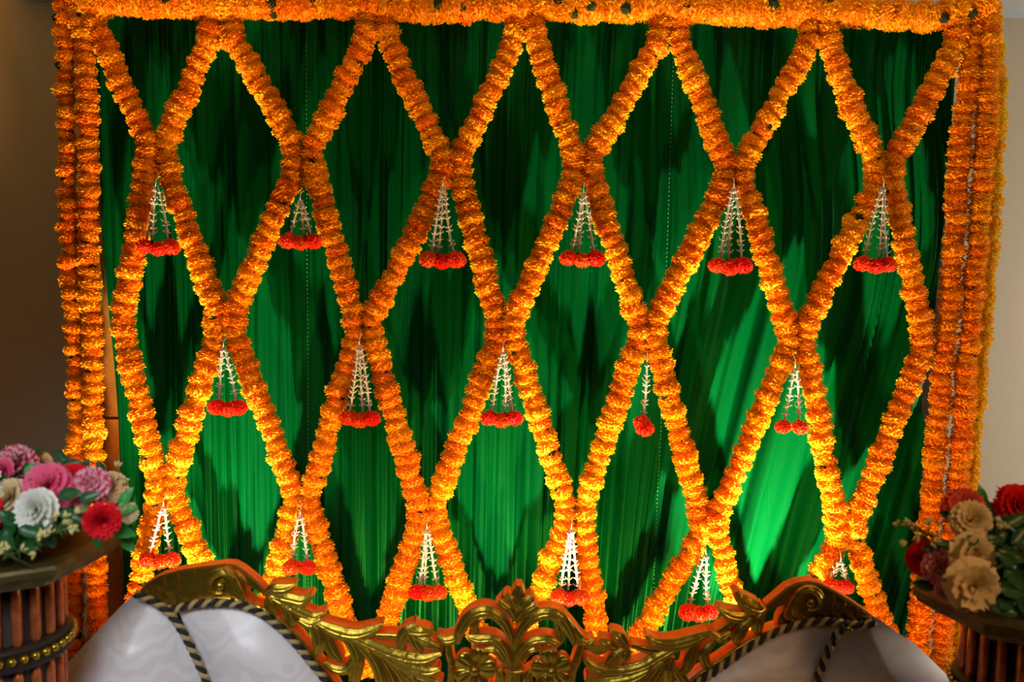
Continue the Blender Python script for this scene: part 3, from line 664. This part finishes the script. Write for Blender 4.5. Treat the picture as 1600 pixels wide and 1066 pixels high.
def leaf_mesh(mat, seed):
    """unit leaf along +y from its stalk, folded on its midrib, arching back"""
    r_ = random.Random(seed); V, Fc = [], []; NL = 9; arch = r_.uniform(.15, .4); fold = r_.uniform(.12, .3)
    for i in range(NL + 1):
        v = i / NL; w_ = 0.30 * math.sin(math.pi * min(1, v * .96 + .04)) ** 0.75 * (1 - .25 * v)
        for j in range(5):
            u = -1 + j / 2; V.append((u * w_, v, fold * abs(u) * w_ * 1.6 - arch * v * v + 0.015 * math.sin(9 * v + u)))
    for i in range(NL):
        for j in range(4): q = i * 5 + j; Fc.append((q, q + 1, q + 6, q + 5))
    return mesh('leaf', V, Fc, mat)
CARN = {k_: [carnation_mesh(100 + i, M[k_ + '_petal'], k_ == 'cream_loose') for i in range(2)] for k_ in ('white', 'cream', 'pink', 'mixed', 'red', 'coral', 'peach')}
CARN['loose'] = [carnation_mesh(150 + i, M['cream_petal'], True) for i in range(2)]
LEAF = [leaf_mesh(M['leaf'], s) for s in range(4)]; LEAFL = [leaf_mesh(M['leaf_lit'], s + 9) for s in range(2)]
NICE = {'white': 'white carnation', 'cream': 'cream carnation', 'loose': 'cream open flower', 'pink': 'pink carnation', 'mixed': 'pink and white carnation', 'red': 'red carnation', 'coral': 'coral carnation', 'peach': 'peach carnation'}
def bouquet(label, c, Y, flowers, leaves, sprigs, nfill, side):
    t = thing('flower_arrangement', label, 'flowers', c, 'flower arrangements on the pedestals')
    heart = Vector((0, 0, 0.05))
    link('foam_block', lathe([(0.09, 0.0), (0.11, 0.01), (0.10, 0.05), (0.05, 0.085), (0.01, 0.09)], 14, M['leaf']), t)
    def place(me, name, p, n, s, roll=None, lab=None):
        q = n.to_track_quat('Z', 'Y').to_matrix().to_4x4() @ Matrix.Rotation(rnd.uniform(0, 6.28) if roll is None else roll, 4, 'Z')
        o = link(name, me, t); o.matrix_local = Matrix.Translation(p) @ q @ Matrix.Diagonal((s, s, s, 1))
        if lab: o['label'] = lab
        return o
    V, Fc = [], []
    for kind, px, py, r_px, dy, fx, fz in flowers:
        p = at(px, py, Y + dy) - c; n = Vector((fx, -1, fz)).normalized(); s = r_px * mpp(Y + dy)
        place(CARN[kind][rnd.randrange(2)], 'carnation', p, n, s, lab=NICE[kind])
        tube([p - n * s * .8, (p - n * s * 1.4 + heart) / 2 + Vector((0, 0, .01)), heart], 0.0025, None, 5, V=V, Fc=Fc)
    link('stems', mesh('stems', V, Fc, M['sprig']), t)['kind'] = 'stuff'
    def putleaf(p, d, n, ln, me):
        d = d.normalized(); n = (n - d * n.dot(d)).normalized(); x = d.cross(n)
        m_ = Matrix((x, d, n)).transposed().to_4x4(); o = link('leaf', me, t); o.matrix_local = Matrix.Translation(p) @ m_ @ Matrix.Diagonal((ln, ln, ln, 1))
    for px, py, dx, dz, ln_px, dy, light in leaves:
        p = at(px, py, Y + dy) - c; putleaf(p, Vector((dx, rnd.uniform(-.3, .1), dz)), Vector((0.1, -1, 0.5)), ln_px * mpp(Y + dy), LEAFL[rnd.randrange(2)] if light else LEAF[rnd.randrange(4)])
    for k_ in range(nfill):
        a = rnd.uniform(0, 6.28); el = rnd.uniform(-.15, 1.15); d = Vector((math.cos(a) * math.cos(el), math.sin(a) * math.cos(el), math.sin(el)))
        p = heart + Vector((d.x * .085, d.y * .085, d.z * .06)); n = Vector((-d.x * d.z, -d.y * d.z, 1 - d.z * d.z)) + Vector((rnd.uniform(-.3, .3), -0.4, .1))
        putleaf(p, d, n, rnd.uniform(.065, .105), LEAF[rnd.randrange(4)])
    for k_ in range(46):                                  # skirt of leaves lying over the board
        a = 2 * math.pi * k_ / 46 * 2 + rnd.uniform(-.2, .2); d = Vector((math.cos(a), math.sin(a), rnd.uniform(-.12, .25)))
        r_ = 0.075 if k_ % 2 else 0.12
        putleaf(Vector((math.cos(a) * r_, math.sin(a) * r_, rnd.uniform(.018, .05))), d, Vector((rnd.uniform(-.4, .4), -.5, 1)), rnd.uniform(.075, .10), LEAF[rnd.randrange(4)])
    for px, py, dy, n_, spread, lean in sprigs:
        V, Fc, idx = [], [], []; p0 = at(px, py, Y + dy) - c
        base = p0 + Vector((-lean * .07, .03, -.03))
        for k_ in range(n_):
            d = Vector((lean * rnd.uniform(.2, 1) + rnd.uniform(-.5, .5), rnd.uniform(-.7, .1), rnd.uniform(-.1, .9))).normalized(); ln = spread * rnd.uniform(.5, 1.0)
            e = p0 + d * ln; n0 = len(Fc); tube([base, p0, e], [.0018, .0015, .001], None, 4, V=V, Fc=Fc); idx += [0] * (len(Fc) - n0)
            for q in range(5):
                f = rnd.uniform(.1, .85); b_ = p0.lerp(e, f); n0 = len(Fc); tube([b_, b_ + Vector([rnd.uniform(-.012, .012) for _ in range(3)])], [.0016, .0006], None, 4, V=V, Fc=Fc); idx += [0] * (len(Fc) - n0)
            for q in range(5):
                dd = (d + Vector([rnd.uniform(-.9, .9) for _ in range(3)]) * .8).normalized(); n0 = len(Fc); tube([e, e + dd * .007, e + dd * .014], [.0015, .0034, .0008], None, 5, V=V, Fc=Fc); idx += [1] * (len(Fc) - n0)
        link('yellow_sprig', mesh('yellow_sprig', V, Fc, [M['sprig'], M['sprig_flower']], idx), t)
    return t
YPD = -0.98
cL = pedestal('copper fluted pedestal with bronze octagonal top left of the sofa', -18, 843, YPD, R(8))
cR = pedestal('copper fluted pedestal with bronze octagonal top right of the sofa', 1624, 922, YPD, R(-3))
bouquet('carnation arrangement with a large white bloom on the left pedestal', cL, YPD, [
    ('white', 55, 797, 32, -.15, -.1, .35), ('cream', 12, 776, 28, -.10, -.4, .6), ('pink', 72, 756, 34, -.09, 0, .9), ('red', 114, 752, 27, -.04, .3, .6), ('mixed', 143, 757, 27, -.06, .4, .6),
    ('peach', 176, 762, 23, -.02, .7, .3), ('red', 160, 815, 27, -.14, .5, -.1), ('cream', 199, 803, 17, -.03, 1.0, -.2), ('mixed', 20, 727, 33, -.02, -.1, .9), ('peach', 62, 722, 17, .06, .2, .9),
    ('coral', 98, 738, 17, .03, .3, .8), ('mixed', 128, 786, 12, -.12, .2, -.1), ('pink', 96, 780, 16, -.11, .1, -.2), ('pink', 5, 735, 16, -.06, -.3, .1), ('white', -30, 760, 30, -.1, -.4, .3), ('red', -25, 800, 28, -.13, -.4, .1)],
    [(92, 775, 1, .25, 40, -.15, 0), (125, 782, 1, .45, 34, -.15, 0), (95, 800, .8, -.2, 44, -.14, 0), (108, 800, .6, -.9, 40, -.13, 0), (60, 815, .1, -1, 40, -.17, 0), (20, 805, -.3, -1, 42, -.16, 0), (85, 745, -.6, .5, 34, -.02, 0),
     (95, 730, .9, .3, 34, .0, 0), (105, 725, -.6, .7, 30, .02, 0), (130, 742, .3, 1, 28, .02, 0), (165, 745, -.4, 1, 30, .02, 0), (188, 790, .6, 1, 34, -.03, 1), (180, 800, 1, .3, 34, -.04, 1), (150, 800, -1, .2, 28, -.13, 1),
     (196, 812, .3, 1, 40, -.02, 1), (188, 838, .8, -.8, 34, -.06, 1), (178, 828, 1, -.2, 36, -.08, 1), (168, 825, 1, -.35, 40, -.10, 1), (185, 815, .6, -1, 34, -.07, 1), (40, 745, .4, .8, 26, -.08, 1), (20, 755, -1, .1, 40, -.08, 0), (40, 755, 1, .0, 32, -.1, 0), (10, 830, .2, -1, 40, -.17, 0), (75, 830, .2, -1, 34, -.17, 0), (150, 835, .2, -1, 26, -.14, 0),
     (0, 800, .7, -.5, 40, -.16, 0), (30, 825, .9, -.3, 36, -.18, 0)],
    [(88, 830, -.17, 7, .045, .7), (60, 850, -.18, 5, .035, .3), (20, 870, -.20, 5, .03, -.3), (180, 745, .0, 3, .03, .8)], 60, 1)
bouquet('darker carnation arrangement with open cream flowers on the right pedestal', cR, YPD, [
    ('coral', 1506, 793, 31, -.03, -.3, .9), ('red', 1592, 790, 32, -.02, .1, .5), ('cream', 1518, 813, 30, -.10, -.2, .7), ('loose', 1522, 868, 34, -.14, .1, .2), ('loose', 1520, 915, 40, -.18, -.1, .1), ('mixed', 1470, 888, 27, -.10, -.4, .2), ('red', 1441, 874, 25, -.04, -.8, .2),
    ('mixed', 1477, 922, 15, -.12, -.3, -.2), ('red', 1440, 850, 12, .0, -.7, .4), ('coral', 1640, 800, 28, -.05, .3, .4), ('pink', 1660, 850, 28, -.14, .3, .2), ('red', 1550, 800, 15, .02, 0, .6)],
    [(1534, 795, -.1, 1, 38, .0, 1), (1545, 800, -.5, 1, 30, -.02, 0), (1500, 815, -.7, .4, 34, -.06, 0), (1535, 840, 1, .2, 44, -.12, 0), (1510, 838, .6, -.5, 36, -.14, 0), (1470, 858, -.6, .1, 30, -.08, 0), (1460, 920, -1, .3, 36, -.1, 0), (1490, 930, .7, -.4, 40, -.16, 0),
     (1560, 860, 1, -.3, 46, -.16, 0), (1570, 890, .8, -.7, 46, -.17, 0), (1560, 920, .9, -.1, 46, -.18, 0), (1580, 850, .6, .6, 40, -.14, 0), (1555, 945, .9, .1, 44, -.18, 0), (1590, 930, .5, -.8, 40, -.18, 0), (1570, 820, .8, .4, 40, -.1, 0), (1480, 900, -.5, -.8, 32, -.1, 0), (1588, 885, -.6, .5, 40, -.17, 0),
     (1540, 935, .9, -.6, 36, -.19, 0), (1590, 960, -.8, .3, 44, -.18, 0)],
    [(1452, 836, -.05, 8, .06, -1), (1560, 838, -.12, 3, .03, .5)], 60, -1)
